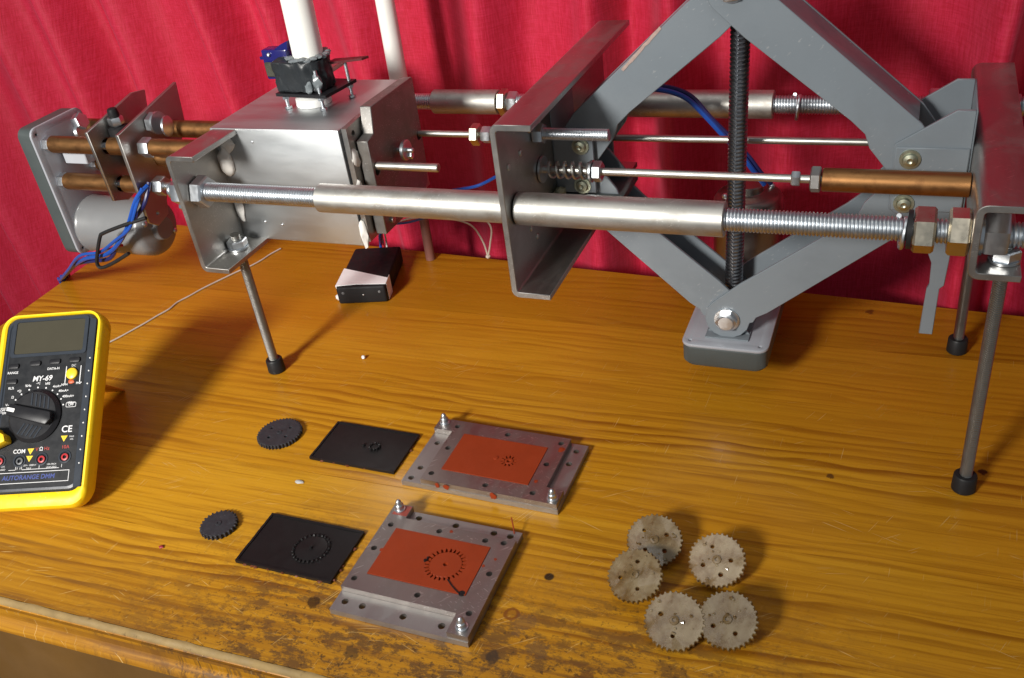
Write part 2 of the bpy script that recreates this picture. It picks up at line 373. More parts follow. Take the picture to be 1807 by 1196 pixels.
def text(body, size, name, m, parent, loc, rot=0.0, z=0.0, depth=.0, align='CENTER', shear=0.0, bold=0.0):
    c = bpy.data.curves.new(name, 'FONT'); c.body = body; c.size = size*.001; c.align_x = align; c.align_y = 'CENTER'; c.shear = shear; c.offset = bold*.001
    tmp = bpy.data.objects.new(name, c); COL.objects.link(tmp)
    me = bpy.data.meshes.new_from_object(tmp.evaluated_get(bpy.context.evaluated_depsgraph_get()))
    bpy.data.objects.remove(tmp)
    ca, sa = math.cos(rot), math.sin(rot)
    for v in me.vertices: v.co = Vector((v.co.x*ca-v.co.y*sa+loc[0]*.001, v.co.x*sa+v.co.y*ca+loc[1]*.001, z*.001))
    me.materials.clear(); me.materials.append(m)
    return link(name, me, parent)

# ------------------------------------------------------------------ setting: floor, curtain, table
fl = MB().box(-2500, 2500, -1500, 2500, -770, -750).build('floor', FLOORM); fl['kind'] = 'structure'

def curtain():
    bm = bmesh.new(); nx, nz = 900, 60; X0, X1, Z0, Z1 = -1.75, .95, -.72, .85; grid = []
    for j in range(nz+1):
        row = []; z = Z0+(Z1-Z0)*j/nz
        for i in range(nx+1):
            x = X0+(X1-X0)*i/nx
            q = x + .22*(z-.3)*max(-.25, min(1, (-x-.45)*1.5)) + .012*math.sin(z*5+x*3)
            ph = q*50 + 5.0*noise.noise(Vector((q*3.1, z*.4, 1.3))) + 1.8*noise.noise(Vector((q*7, z*.9, 7)))
            amp = .028 + .024*noise.noise(Vector((q*4.4, z*.6, 3.1)))
            y = amp*(math.sin(ph) + .22*math.sin(2*ph+.9)) + .009*noise.noise(Vector((q*11, z*1.7, 5))) + .020*noise.noise(Vector((q*2.4, z*1.6, 9)))
            y += .0010*noise.noise(Vector((q*40, z*12, 2)))
            base = .932 - .067*(x+.477)
            row.append(bm.verts.new((x, base+y, z)))
        grid.append(row)
    for j in range(nz):
        for i in range(nx): bm.faces.new((grid[j][i], grid[j][i+1], grid[j+1][i+1], grid[j+1][i]))
    me = bpy.data.meshes.new('curtain'); bm.to_mesh(me); bm.free(); me.materials.append(CURTAIN); me.shade_smooth()
    o = link('curtain', me); md = o.modifiers.new('thickness', 'SOLIDIFY'); md.thickness = .0012; md.offset = 1
    return tag(o, 'crimson cloth curtain hanging in folds behind the wooden table', 'curtain')
curtain()

table = tag(empty('work_table', (0, 0, 0)), 'scratched orange pine work table carrying the machine and moulds', 'table')
TX0, TX1 = -897, 900
def back_y(x): return 869 - .067*(x+477)
ys = [312, 402, 489, 571, 662, 748]
for i, y0 in enumerate(ys):
    m = MB()
    if i+1 < len(ys): m.box(TX0, TX1, y0+.14, ys[i+1]-.14, -30, 0)
    else: m.prism([(TX0, y0+.15), (TX1, y0+.15), (TX1, back_y(TX1)), (TX0, back_y(TX0))], 'z', -30, 0)
    m.build('board', WOOD, table)
nose = [(312, -30), (312, -1.2), (310.5, -.6), (309, -2.2), (306.8, -4.2), (304.2, -3.2)]+arc(300, -19, 13.5, 72, -60, 8)+[(306, -36), (312, -36)]
MB().prism(nose, 'x', TX0, TX1).build('nosing', RAILWOOD, table, 50)
def worn_edge():
    bm = bmesh.new(); N = 360; rows = []
    for i in range(N+1):
        x = TX0+(TX1-TX0)*i/N; j = noise.noise(Vector((x*.06, 0, 0))); k = noise.noise(Vector((x*.17, 4, 0)))
        rows.append([bm.verts.new(p) for p in ((x, 311.6+1.0*j, .05), (x, 310.4+k*.6, .18+.15*j), (x, 308.8+k*.6, -.7+.4*k), (x, 307.4+.4*j, -2.4), (x, 307.4, -4.4), (x, 311.6, -4.4))])
    for a, b in zip(rows, rows[1:]):
        for q in range(6): bm.faces.new((a[q], a[(q+1) % 6], b[(q+1) % 6], b[q]))
    s = MB(); s.bm.free(); s.bm = bm
    return s.build('worn_edge', WORNWOOD, table, 60)
worn_edge()
MB().box(TX0+40, TX1-40, 322, 345, -150, -36.5).bevel(1).build('apron', APRON, table)
for lx in (TX0+50, TX1-120):
    for ly in (357, 770): MB().box(lx, lx+70, ly, ly+70, -750, -31).bevel(2).build('leg', APRON, table)

# ------------------------------------------------------------------ the machine
MM = Matrix.Translation((.093, .58, 0)) @ Matrix.Rotation(R(-1.83), 4, 'Z') @ Matrix.Rotation(R(-.8), 4, 'Y')
mach = tag(empty('moulding_machine', mat=MM), 'home-built steel injection moulding machine with scissor jack on threaded legs', 'machine')
def ground(u, v):   # machine-frame height of the table top below a point
    w = MM.inverted() @ Vector((0, 0, 0)); n = (MM.to_3x3().inverted() @ Vector((0, 0, 1)))
    return -((Vector((u, v, 0))*.001 - w).dot(n))/n.z*1000

def channel(name, u0, u1, w0, w1, v0, v1, t, r, m=STEEL, holes=()):
    o = [(u1, w0), (u1, w0+t)]+arc(u0+t+r*.5, w0+t+r*.5, r*.5, 270, 180, 4)+arc(u0+t+r*.5, w1-t-r*.5, r*.5, 180, 90, 4)+[(u1, w1-t), (u1, w1)]
    o += arc(u0+r+t*.4, w1-r-t*.4, r+t*.4, 90, 180, 5)+arc(u0+r+t*.4, w0+r+t*.4, r+t*.4, 180, 270, 5)
    c = MB().prism(o, 'y', v0, v1).bevel(.4, 50).build(name, m, mach)
    return c
chL = channel('end_channel', -628, -599, 139, 247, -20, 228, 4.5, 4)
chM = channel('sliding_channel', -334, -303, 142, 279, -20, 230, 4.5, 4)
chR = channel('end_channel', -26, 4, 185, 235, -20, 243, 4.5, 5)
def screw_head(name, parent, p, d, r, h, m=ZINC):
    k = MB().lathe(p, d, [(0, r), (h*.45, r), (h*.8, r*.82), (h, r*.45)], 14); return k.build(name, m, parent)
for (v, w) in ((-6, 242), (18, 243), (40, 252), (21, 180), (31, 168), (60, 250)): screw_head('screw', chM, (-329.6, v, w), (1, 0, 0), 2.6, 1.6, ROD)
MB().box(-329, -322, 68, 84, 176, 186).blob((-324, 76, 186), 4, seed=2).build('glue_blob', CREAMDIRT, chM)

for v in (0, 221):
    rod = MB().thread((-650 if v == 0 else -650, v, 207), (26, v, 207), 8, 2.4, 1.25).build('tie_rod', ZINC, mach)
    if v == 0:
        MB().pipe((-500, v, 207), (-334.6, v, 207), 11.6, 8.2).build('sleeve', TUBE, rod)
        MB().pipe((-328.6, v, 207), (-177, v, 207), 12.2, 8.2).build('sleeve', TUBE, rod)
        nuts = ((-59, 13, 26, BRASSNUT, .25), (-39, 12.6, 26, BRASSNUT, 0.0), (-19, 14, 26, ZINC, .55))
        MB().lathe((-62.5, 0, 207), (1, 0, 0), [(0, 9), (0, 12.5), (3, 12.5), (3, 9)], 24).build('dark_washer', RUBBER, rod)
    else:
        MB().pipe((-502, v, 207), (-433, v, 207), 11.6, 8.2).build('sleeve', TUBE, rod)
        MB().pipe((-322, v, 207), (-177, v, 207), 12.2, 8.2).build('sleeve', TUBE, rod)
        nuts = ((-432, 8, 22, BRASSNUT, .1), (-423, 10, 18, ZINC, .4), (-56, 13, 24, ZINC, .2), (-40, 12.6, 24, ZINC, 0), (6, 5, 17, ZINC, .3))
    for (u, h, af, m, rt) in nuts: MB().hex((u, v, 207), (1, 0, 0), h, af, rt).build('nut', m, rod)
    for (u, h, rt) in ((-644, 14, .3), (-622.8, 11, .2)): MB().hex((u, v, 207), (1, 0, 0), h, 24, rt).build('nut', ZINC, rod)
    ru = -67 if v == 0 else -159      # loose spring washer
    s = MB(); pts = [(ru+2.6*k/22+(k-11)*.10, v+10.3*math.sin(R(8+k*344/22)), 207-1.8+10.3*math.cos(R(8+k*344/22))) for k in range(23)]
    s.sweep(pts, 1.6, 8, 2); s.build('spring_washer', ZINC, rod)
MB().lathe((-21, 0, 207), (1, 0, 0), [(0, 9), (0, 14), (2, 14), (2, 9)], 24).build('washer', ZINC, chR)

# legs on rubber feet
def leg(u, v, top, m, nutw, nm):
    g = ground(u, v)
    l = MB().thread((u, v, g+8), (u, v, top+14), 4.4, 1.6, .7, 14).build('leg', m, mach)
    MB().lathe((u, v, g+.2), (0, 0, 1), [(0, 7.6), (1, 8.4), (13, 8.0), (14, 7.2), (14, 5.2)], 22).build('rubber_foot', RUBBER, l)
    MB().lathe((u, v, top), (0, 0, 1), [(0, 9.5), (1.6, 9.5)], 20).hex((u, v, top+1.6), (0, 0, 1), 7, 16, .2).build('nut', nutw, l)
    return l
leg(-615, 18, 143.8, LEGROD, ZINC, 0); leg(-5, -1, 189.8, LEGROD, ZINC, 0); leg(-10, 180, 189.8, LEGROD, ZINC, 0)

# heated barrel box
bx = MB()
bx.box(-627, -497, 40, 166, 142, 248); bx.bevel(1.4, 35, 2)
boxo = bx.build('barrel_box', STEELX, mach)
MB().box(-497, -494.4, 43, 163, 146, 244).build('insulation', RUBBER, boxo)
p1 = MB().prism([(40, 147), (160, 147), (160, 251), (70, 251), (41, 249)], 'x', -494.2, -489.6, [circle(50, 242, 2.6), circle(150, 242, 2.6)]).build('clamp_plate', STEEL, boxo)
p2 = MB().prism([(50, 150), (118, 150), (136, 160), (141, 175), (143, 258), (66, 259), (62, 237), (50, 235)], 'x', -488.5, -478, [circle(57, 206, 3.8), circle(137, 206, 4.2)]).bevel(.8).build('mould_platen', DSTEEL, boxo)
for (v_, w_) in ((70, 170), (70, 240), (130, 240)): MB().cyl((-489.5, v_, w_), (-488.6, v_, w_), 6).build('spacer', ROD, boxo)
for (c, r, sc, sd) in (((-490, 46, 222), 6.5, (.35, .9, 1.3), 3), ((-489.5, 41, 196), 8, (.4, .6, 1), 5), ((-494, 39.5, 154), 9, (.4, .35, 1.5), 6), ((-618, 38.5, 217), 13, (.6, .35, 1.0), 1), ((-612, 39, 234), 8, (1, .25, .9), 4), ((-619, 39, 172), 8, (.6, .25, 1.7), 2)):
    MB().blob(c, r, sc, .45, sd).build('putty', PUTTY, boxo)
MB().cyl((-478, 57, 211), (-420, 57, 211), 3.6, 14, .6).build('guide_pin', ROD, boxo)
MB().lathe((-478, 96, 209), (1, 0, 0), [(0, 2.4), (6, 2.4), (6, 9), (8.5, 9), (9, 8.4), (9, 2.2), (14, 2.2), (15, 1.4)], 20).hex((-470.5, 99, 203), (1, .1, 0), 4, 6).build('wing_screw', ZINC, boxo)
MB().cyl((-477.9, 63, 158), (-476, 63, 158), 3).build('screw', ROD, boxo)
# front face marks: two small rivets on the sheet
for (u, w) in ((-585, 236), (-596, 160), (-578, 158)): MB().lathe((u, 40, w), (0, -1, 0), [(0, 1.3), (.5, 1.0), (.8, .4)], 10).build('rivet', ZINC, boxo)

# feed tube with servo gate on the box
feed = MB().pipe((-551.5, 101, 268), (-546, 101, 470), 13.2, 11.8, 32).build('feed_tube', PVC, mach)
MB().prism([(-582, 84), (-528, 79), (-522, 122), (-576, 126)], 'z', 260.5, 263.2, [circle(-554, 102, 10)]).build('gate_plate', BLACKP, feed)
clamp = MB()
outl = arc(-551, 101, 18, -110, 110, 12)+[(-563, 116), (-567, 110), (-573, 99), (-580, 92.5), (-581, 86), (-570, 82.5)]
clamp.prism(outl, 'z', 263.4, 291).bevel(2.5, 40, 2); bmesh.ops.triangulate(clamp.bm, faces=clamp.bm.faces); bmesh.ops.subdivide_edges(clamp.bm, edges=clamp.bm.edges, cuts=3, use_grid_fill=True)
for v in clamp.bm.verts: v.co += Vector((noise.noise(v.co*.2), noise.noise(v.co*.2+Vector((9, 0, 0))), noise.noise(v.co*.15+Vector((0, 7, 0)))))*2.2 + Vector((0, -1, 0))*(.9*math.sin(v.co.z*1.1+v.co.x*.06)+.5*noise.noise(v.co*.45))
clamp.build('taped_clamp', TAPE, feed)
gl = MB()
for k in range(13):
    a = R(-150+k*18); gl.blob((-551+16.2*math.cos(a), 101+16.2*math.sin(a), 291.3+.8*math.sin(k*2.1)), 2.6, (1.5, 1.5, .7), .35, k, 2)
gl.blob((-538, 86, 272), 5, (1, .7, 1.5), .5, 4).blob((-546, 84, 268), 4, (1, .7, 1.3), .5, 8).build('hot_glue', mat_paint('grey_glue', (.16, .18, .19), .22, .3, 200), feed)
MB().box(-594, -568, 94, 107, 272, 298).bevel(1.5, 35, 2).build('servo', SERVO, feed)
MB().box(-598, -564, 96, 105, 289, 291.5).prism([(-580, 298), (-567, 297), (-565, 305), (-573, 302)], 'y', 95, 101).build('servo_tab', SERVO, feed)
MB().box(-592, -578, 90.5, 93.8, 275, 288).bevel(1.5).build('servo_strap', mat_paint('olive_strap', (.045, .045, .03), .5, .3, 90), feed)
MB().blob((-586, 93.5, 294), 2, (1, 1, 1), .2, 1).build('servo_screw', ZINC, feed)
for (u, v) in ((-575, 88), (-537, 85), (-527, 118), (-570, 121)):
    MB().thread((u, v, 248.2), (u, v, 283), 1.6, .7, .2, 10).hex((u, v, 248.2), (0, 0, 1), 2.4, 5.5).hex((u, v, 257), (0, 0, 1), 2.6, 5.5, .4).build('bolt', ZINC, feed)
MB().lathe((-557, 102, 248.2), (0, 0, 1), [(0, 15.5), (1, 16), (7, 15.4), (9, 12), (12, 11)], 28).build('nozzle_seat', WHITE, feed)
MB().prism([(-538, 106), (-509, 117), (-506, 124), (-536, 117)], 'z', 281, 283).build('gate_arm', mat_paint('dark_red_arm', (.10, .012, .014), .4, .2, 90), feed)

# drive end: two gearboxes of one kind (left, with its motor; and below the jack)
def rot_place(m, f):
    for v in m.bm.verts: v.co = f(v.co)
    return m
def gearbox(place, motor_m):
    # local frame: x across (72), y along (0 at the shaft end .. 141), z up from plate (motor side +z)
    g = rot_place(MB().prism(rrect(-36, 36, 0, 141, 9, 5), 'z', -3, 0, [circle(-29, 7, 1.3, 8), circle(29, 7, 1.3, 8), circle(-29, 134, 1.3, 8), circle(29, 134, 1.3, 8)]).bevel(.9, 60, 2), place).build('gearbox', GEARPLATE, mach)
    side = [(0, -3.2), (141, -3.2), (141, -20), (128, -23), (112, -24), (98, -30), (72, -31), (60, -25), (48, -22.5), (8, -22), (0, -18)]
    c = MB(); n = 14; pro = rrect(-35.4, 35.4, .6, 140.4, 9, 5)
    c.rings([[(x, y, -3.2) for x, y in pro], [(x, y, -19) for x, y in pro], [(x*.93, 70+(y-70)*.97, -22.5) for x, y in pro], [(x*.7, 78+(y-78)*.62, -28) for x, y in pro]])
    rot_place(c.bevel(1, 50), place).build('cover', COVER, g)
    mo = rot_place(MB().lathe((0, 119, 0), (0, 0, 1), [(0, 31), (2, 31.6), (4, 30.5), (70, 30.5), (80, 30), (84, 28), (86.5, 24), (87, 14.5), (88, 13), (93, 12.6), (94, 11.5)], 40), place).build('motor', motor_m, g)
    for a in (35, 215): rot_place(MB().lathe((22*math.cos(R(a)), 119+22*math.sin(R(a)), 86), (0, 0, 1), [(0, 3), (2, 3), (3.2, 1.6)], 12), place).build('motor_screw', ZINC, mo)
    return g
gL = gearbox(lambda p: Vector((-872+p.z, 100+p.x, 231-p.y)), MOTOR)
gJ = gearbox(lambda p: Vector((-192.5+p.x, 72+p.y, 52.5+p.z)), JMOTOR)
MB().box(-868, -838, 88, 114, 186, 202).bevel(1).build('shaft_block', mat_paint('light_grey_block', (.42, .44, .48), .4, .06, 60), gL)
MB().cyl((-838, 101, 194), (-826, 101, 194), 5).hex((-830, 101, 194), (1, 0, 0), 6, 12).build('shaft_nut', ZINC, gL)

# copper spacer tubes between the gearbox and the left channel, and the two cross plates
for i, (v, w, ua, ub, r) in enumerate(((79, 211, -864, -795, 8.6), (79, 211, -787, -764, 8.6), (79, 211, -735, -628, 8.6), (127, 211, -864, -628, 8.6), (79, 171, -864, -795, 8.6), (79, 171, -787, -764, 8.6), (101, 191, -770, -628, 8.2), (127, 171, -864, -628, 8.6))):
    s_ = MB().pipe((ua, v, w), (ub, v, w), r, r-1.2, 24).build('copper_spacer', COPPER, mach)
    if ua == -864: MB().hex((-871.6, v, w), (1, 0, 0), 7, 15, .2).build('nut', ZINC, s_)
    MB().thread((ua-4, v, w), (ub+6 if ub != -628 else ub, v, w), 4, 1.25, .5, 12).build('stud', ZINC, s_)
    if ub == -764: MB().hex((-763, v, w), (1, 0, 0), 6, 16, .3).build('nut', ZINC, s_)
    if ua == -735: MB().hex((-748, v, w), (1, 0, 0), 12, 17, .25).build('nut', ZINC, s_)
MB().hex((-748, 79, 171), (1, 0, 0), 12, 17, .2).thread((-750, 79, 171), (-700, 79, 171), 4, 1.25, .5, 12).build('nut', ZINC, mach)
MB().hex((-786, 101, 191), (1, 0, 0), 7, 18, .1).lathe((-779, 101, 191), (1, 0, 0), [(0, 9.5), (7, 9.5)], 24).build('nut', RUBBER, mach)
cp = MB().prism([(62, 160), (80, 153), (98, 158), (140, 205), (150, 243), (132, 246), (60, 232)], 'x', -795, -791.5, [circle(79, 211, 8.2, 18), circle(79, 171, 8.2, 18), circle(127, 211, 8.2, 18)]).bevel(.4).build('cross_plate', STEEL, mach)
cp2 = MB().prism([(60, 139), (70, 131), (88, 136), (92, 150), (100, 160), (150, 205), (156, 249), (60, 230)], 'x', -758, -754, [circle(74, 143, 1.8, 10)]).bevel(.4).build('cross_plate', STEEL, mach)
MB().hex((-784, 92, 228), (0, 0, 1), 8, 13, .3).thread((-784, 92, 220), (-784, 92, 240), 4, 1.25, .5, 12).build('limit_bolt', ZINC, cp)
MB().lathe((-784, 92, 236), (0, 0, 1), [(0, 5), (3, 5.5), (8, 4.6), (9, 3)], 14).lathe((-784, 92, 218), (0, 0, 1), [(0, 10), (8, 10), (9, 7)], 18).build('bolt_cap', RUBBER, cp)
MB().hex((-753, 104, 226), (1, 0, 0), 8, 18, .4).lathe((-745, 104, 226), (1, 0, 0), [(0, 5), (0, 11), (2.4, 11), (2.4, 5)], 22).lathe((-737, 106, 222), (1, .2, 0), [(0, 5), (0, 10), (2, 10), (2, 5)], 22).build('hex_nut', ZINC, cp2)
MB().hex((-850, 105, 224), (1, 0, .3), 9, 15, .4).lathe((-845, 100, 216), (1, 0, .2), [(0, 3), (0, 8), (3, 7)], 18).build('hex_nut', ZINC, gL)
MB().hex((-657, 18, 188), (1, 0, 0), 13, 22, .1).build('lock_nut', ZINC, chL)

# thin guide rods, spring, copper handle tube
r1 = MB().cyl((-478, 137, 208), (-300, 137, 208), 2.9, 12).cyl((-300, 137, 208), (18, 137, 209.5), 2.9, 12).build('guide_rod', ROD, mach)
MB().hex((-425, 137, 208), (1, 0, 0), 8, 17, .15).build('nut', BRASSNUT, r1); MB().hex((-415, 137, 208), (1, 0, 0), 9, 13, .4).build('nut', ZINC, r1)
MB().cyl((-405, 137, 206), (-340, 137, 206), 6.5, 20).build('copper_collar', COPPER, r1)
r2 = MB().cyl((-345, 55, 214), (-118, 55, 214), 3.0, 14).build('guide_rod', ROD, mach)
sp = MB(); sp.sweep([(-324+k*.42, 55+6.0*math.cos(k*.42), 214+6.0*math.sin(k*.42)) for k in range(84)], 1.15, 6, 1); sp.build('spring', ROD, r2)
MB().lathe((-328.8, 55, 214), (1, 0, 0), [(0, 4), (0, 10.5), (1.6, 10.5), (1.6, 4)], 26).build('washer', ZINC, r2)
MB().lathe((-289, 55, 214), (1, 0, 0), [(0, 3), (0, 8.5), (1.5, 8.5), (1.5, 3)], 22).hex((-287, 55, 214), (1, 0, 0), 7, 14, .25).build('nut', ZINC, r2)
MB().hex((-141, 55, 214), (1, 0, 0), 6, 9.5, .5).build('nut', ZINC, r2); MB().hex((-128, 55, 214), (1, 0, 0), 7, 16, .35).build('nut', STEEL, r2)
MB().pipe((-120, 55, 214), (-26.5, 55, 214), 8.2, 6.8, 28).build('copper_handle', COPPER, r2)
bolt = MB().thread((-346, 48, 246), (-270, 48, 246), 4.6, 1.25, .5, 14).build('stop_bolt', ZINC, mach)
MB().hex((-329, 48, 246), (1, 0, 0), 8, 14, .5).build('nut', ZINC, bolt)
MB().cyl((-350, 46, 228), (-334.4, 46, 228), 2.6, 12).build('stub_pin', ROD, mach)

# the scissor jack standing on edge
jack = empty('scissor_jack'); jack.parent = mach
def arm(P, Q, flip, vf, vb, name='arm'):
    """U-section arm from apex pivot P to bracket pivot Q (u,w); flip=+1 when the inner side is to the left of P->Q"""
    P, Q = Vector(P), Vector(Q); a = (Q-P).normalized(); n = Vector((-a.y, a.x))*flip; L = (Q-P).length
    def X(s, t): q = P+a*s+n*t; return (q.x, q.y)
    ol = [X(0, 19), X(30, 18.6), X(L-46, 10), X(L-32, 10), X(L-22, 15)]
    for k in range(7):   # toothed end
        b = R(78-k*26); rr = 18.5 if k % 2 == 0 else 15.0
        ol += [X(L+rr*math.cos(b+.12), rr*math.sin(b+.12)), X(L+rr*math.cos(b-.12), rr*math.sin(b-.12))]
    ol += [X(L-12, -21), X(30, -15), X(20, -13), X(15, -15)]
    ol += [X(18.5*math.cos(R(b)), 18.5*math.sin(R(b))) for b in (-48, -70, -95, -120, -145, -170, -195, -220, -245, -262)]
    m = MB().prism(ol, 'y', vf, vf+3).prism(ol, 'y', vb-3, vb)
    we = [X(26, -14.4), X(L-14, -20.6), X(L-13, -18), X(26, -11.8)]
    m.prism(we, 'y', vf+3.01, vb-3.01)
    return m.bevel(.5, 50).build(name, JACK, jack)
PB, PT = (-192, 71), (-189, 338)
arm(PB, (-66, 186), 1, 87, 129); arm(PB, (-307, 188.5), -1, 90.2, 125.8)
arm(PT, (-66, 220), -1, 87, 129); arm(PT, (-306, 222.5), 1, 90.2, 125.8)
MB().thread((-191, 108, 54), (-185, 108, 372), 7.3, 3.2, .9, 20).build('lead_screw', DARKROD, jack)
for (u, w) in (PB, PT):
    MB().lathe((u, 87, w), (0, -1, 0), [(0, 10.5), (1.4, 10.5), (1.6, 9.0)], 26).hex((u, 85.4, w), (0, -1, 0), 5, 15.5, .1).lathe((u, 80.5, w), (0, -1, 0), [(0, 7), (1, 6.2), (1.2, 3)], 22).build('pivot_bolt', ZINC, jack)
    MB().cyl((u, 93.5, w), (u, 122.5, w), 9, 24).build('trunnion', JACK, jack)
MB().box(-210, -174, 84, 132, 52.7, 54).prism([(-210, 53), (-174, 53), (-180, 62), (-204, 62)], 'y', 93.6, 95.5).prism([(-210, 53), (-174, 53), (-180, 62), (-204, 62)], 'y', 120.5, 122.4).build('yoke', JACK, jack)
# brackets
rb = [(-76, 180), (-40, 155), (-27.5, 155), (-27.5, 254), (-39, 254), (-76, 229)]
MB().prism(rb, 'y', 83.8, 86.7).prism(rb, 'y', 146.4, 149.4).box(-27.3, -26.3, 83.8, 149.4, 155, 254).bevel(.5).build('bracket', JACK, jack)
MB().box(-75, -28, 81.8, 83.7, 202, 228).bevel(.7).build('bracket_face', JACK, jack); MB().box(-75, -28, 81.8, 83.7, 180, 199).bevel(.7).build('bracket_face', JACK, jack)
lb = [(-328.5, 182), (-296, 182), (-296, 229), (-328.5, 229)]
MB().prism(lb, 'y', 83.8, 87).prism(lb, 'y', 136, 139.4).box(-329.3, -328.6, 83.8, 139.4, 158, 250).bevel(.5).build('bracket', JACK, jack)
MB().box(-328, -275, 88, 134, 172, 179).bevel(1).build('bracket_base', COVER, jack)
for (u, w, vv) in ((-306, 222, 83.8), (-307, 188.5, 83.8), (-65, 219.5, 81.8), (-66, 186, 81.8)):
    MB().lathe((u, vv, w), (0, -1, 0), [(0, 7.2), (1.2, 7.0), (1.3, 5.2), (3.2, 4.4), (3.8, 2.0), (3.2, 1.2)], 18).build('rivet', RIVET, jack)
MB().prism([(-50, 172), (-29, 172), (-30, 128), (-31, 107), (-34, 104), (-34.5, 62), (-44.5, 62), (-43, 103), (-41.5, 107), (-42, 126), (-50, 146)], 'y', 106, 110).bevel(.5).build('handle_tab', JACK, jack)

chip = []
for k in range(13):
    t_ = k/12; chip.append((-240.5-30.5*t_+.5*noise.noise(Vector((k*.8, 0, 0))), 312-31*t_+.6*noise.noise(Vector((k*.9, 5, 0)))))
chip += [(x+1.5+1.2*abs(noise.noise(Vector((i*.7, 2, 0)))), w-1.5-1.2*abs(noise.noise(Vector((i*.6, 9, 0))))) for i, (x, w) in reversed(list(enumerate(chip)))]
MB().prism(chip, 'y', 89.75, 90.15).build('paint_chip', mat_paint('bare_primer', (.42, .30, .26), .5, .4, 300), jack, 0)
# wiring on the machine
def wm(x, y, z): return (MM.inverted() @ (Vector((x, y, z))*.001))*1000
def tail(k): return [wm(-817+k*2, 690+k*3, 52+k), wm(-871+k, 719+k*3, 19+k), wm(-895-abs(k)*.2, 736+k*4, 4.5), wm(-904, 744+k*4, -8), wm(-907, 752+k*4, -120)]
cab = MB().sweep([(-748, 68, 176), (-755, 55, 167), (-775, 52, 139), (-795, 52, 119), (-822, 54, 102), (-857, 56, 93)]+tail(0), 2.3).build('motor_cable', BLUEW, mach)
MB().sweep([(-748, 71, 178), (-752, 60, 160), (-778, 57, 137), (-800, 55, 117), (-822, 57, 96), (-855, 60, 88)]+tail(1.4), 2.2).build('wire', DBLUEW, cab)
MB().sweep([(-750, 62, 176), (-757, 52, 158), (-772, 49, 137), (-797, 49, 122), (-826, 51, 106), (-859, 53, 98)]+tail(-1.3), 1.7).build('wire', BLUEW, cab)
MB().sweep([(-800, 58, 112), (-830, 60, 104), (-855, 63, 95)]+tail(2.6), 1.6).build('wire', REDW, cab)
MB().sweep([(-748, 52, 149), (-777, 48, 141), (-806, 47, 131), (-813, 47, 126), (-826, 47, 106), (-833, 48, 93), (-829, 48, 89), (-812, 49, 95), (-786, 50, 108)], 1.9).build('cable_tie', RUBBER, cab)
c2 = MB().sweep([(-290, 165, 242), (-270, 168, 239), (-253, 170, 235.5), (-239, 170, 229), (-225, 170, 215), (-211, 170, 199), (-195, 170, 181), (-185, 172, 166), (-177, 176, 153)], 2.3).build('jack_cable', BLUEW, mach)
MB().sweep([(-290, 168, 244), (-270, 172, 241), (-251, 174, 237), (-236, 173, 230), (-222, 172, 214), (-207, 173, 198), (-191, 174, 180), (-181, 176, 165), (-172, 180, 152)], 2.0).build('wire', DBLUEW, c2)
MB().sweep([(-470, 168, 138), (-444, 160, 146), (-431, 160, 151), (-415, 158, 160)], 1.6).build('sensor_wire', BLUEW, mach)

# ------------------------------------------------------------------ multimeter propped on its stand (bottom left)
k_ = .974
me_o = Vector((-.5643, .3991, .0135)); ph, tl_ = R(17), R(39.11)
dx = Vector((math.cos(ph), math.sin(ph), 0)); up = Vector((0, 0, 1)); fw = Vector((-math.sin(ph), math.cos(ph), 0))
dy = fw*math.cos(tl_) + up*math.sin(tl_); dz = dx.cross(dy)
MX = Matrix(((dx.x*k_, dy.x*k_, dz.x*k_, me_o.x), (dx.y*k_, dy.y*k_, dz.y*k_, me_o.y), (dx.z*k_, dy.z*k_, dz.z*k_, me_o.z), (0, 0, 0, 1)))
meter = tag(empty('multimeter', mat=MX), 'black digital multimeter in a yellow rubber holster, propped on its stand', 'multimeter')
ho = rrect(-97, -1.5, 0, 174, 15, 6); hi = rrect(-90.5, -6.6, 13.5, 170.5, 10, 6)
def lerp(k, z, a=ho, b=hi): return [(p[0]+(q[0]-p[0])*k, p[1]+(q[1]-p[1])*k, z) for p, q in zip(a, b)]
MB().rings([lerp(.6, -17.5), lerp(.35, -17.5), lerp(.1, -14), lerp(0, -9), lerp(0, -4), lerp(.12, -1), lerp(.4, .6), lerp(.75, .6), lerp(.97, -.6), lerp(1, -3), lerp(1, -6)]).build('holster', YELLOW, meter)
h2 = rrect(-86, -10.5, 18, 166, 8, 6)
MB().rings([lerp(0, -6, hi, h2), lerp(.02, -1.2, hi, h2), lerp(.35, .7, hi, h2), lerp(.8, 1.1, hi, h2), lerp(1, .2, hi, h2)]).build('case', FACEEDGE, meter)
MB().prism(rrect(-85, -9.6, 16, 166.5, 9, 5), 'z', -1.5, .7).bevel(.4, 50).build('face_plate', FACE, meter)
dsp = MB().prism(rrect(-84, -13.5, 133, 168, 3, 3), 'z', .8, 1.6, [rrect(-80.5, -17.2, 136, 165.5, 2, 3)]).bevel(.3, 50).build('display', FACEEDGE, meter)
MB().prism(rrect(-80.3, -17.4, 136.2, 165.3, 1.5, 2), 'z', .75, 1.0).build('screen', LCD, dsp)
MB().prism([(-12.6, 16), (-5.6, 16), (-6.2, 164), (-12.6, 166)], 'z', .8, 1.8).bevel(.5, 50).build('side_strip', FACEEDGE, meter)
for i in range(9): MB().lathe((-8.8, 36+i*11.5, 1.8), (0, 0, 1), [(0, .8), (.5, .5)], 8).build('grip_dot', WHITE, meter)
for (x, y) in ((-79, 125), (-59, 126.4), (-41, 127), (-23, 127.4), (-79, 111)):
    MB().prism(rrect(x-5, x+5, y-2.2, y+2.2, 1.6, 3), 'z', .7, 2.4).bevel(.5, 50, 2).build('button', BLACKP, meter)
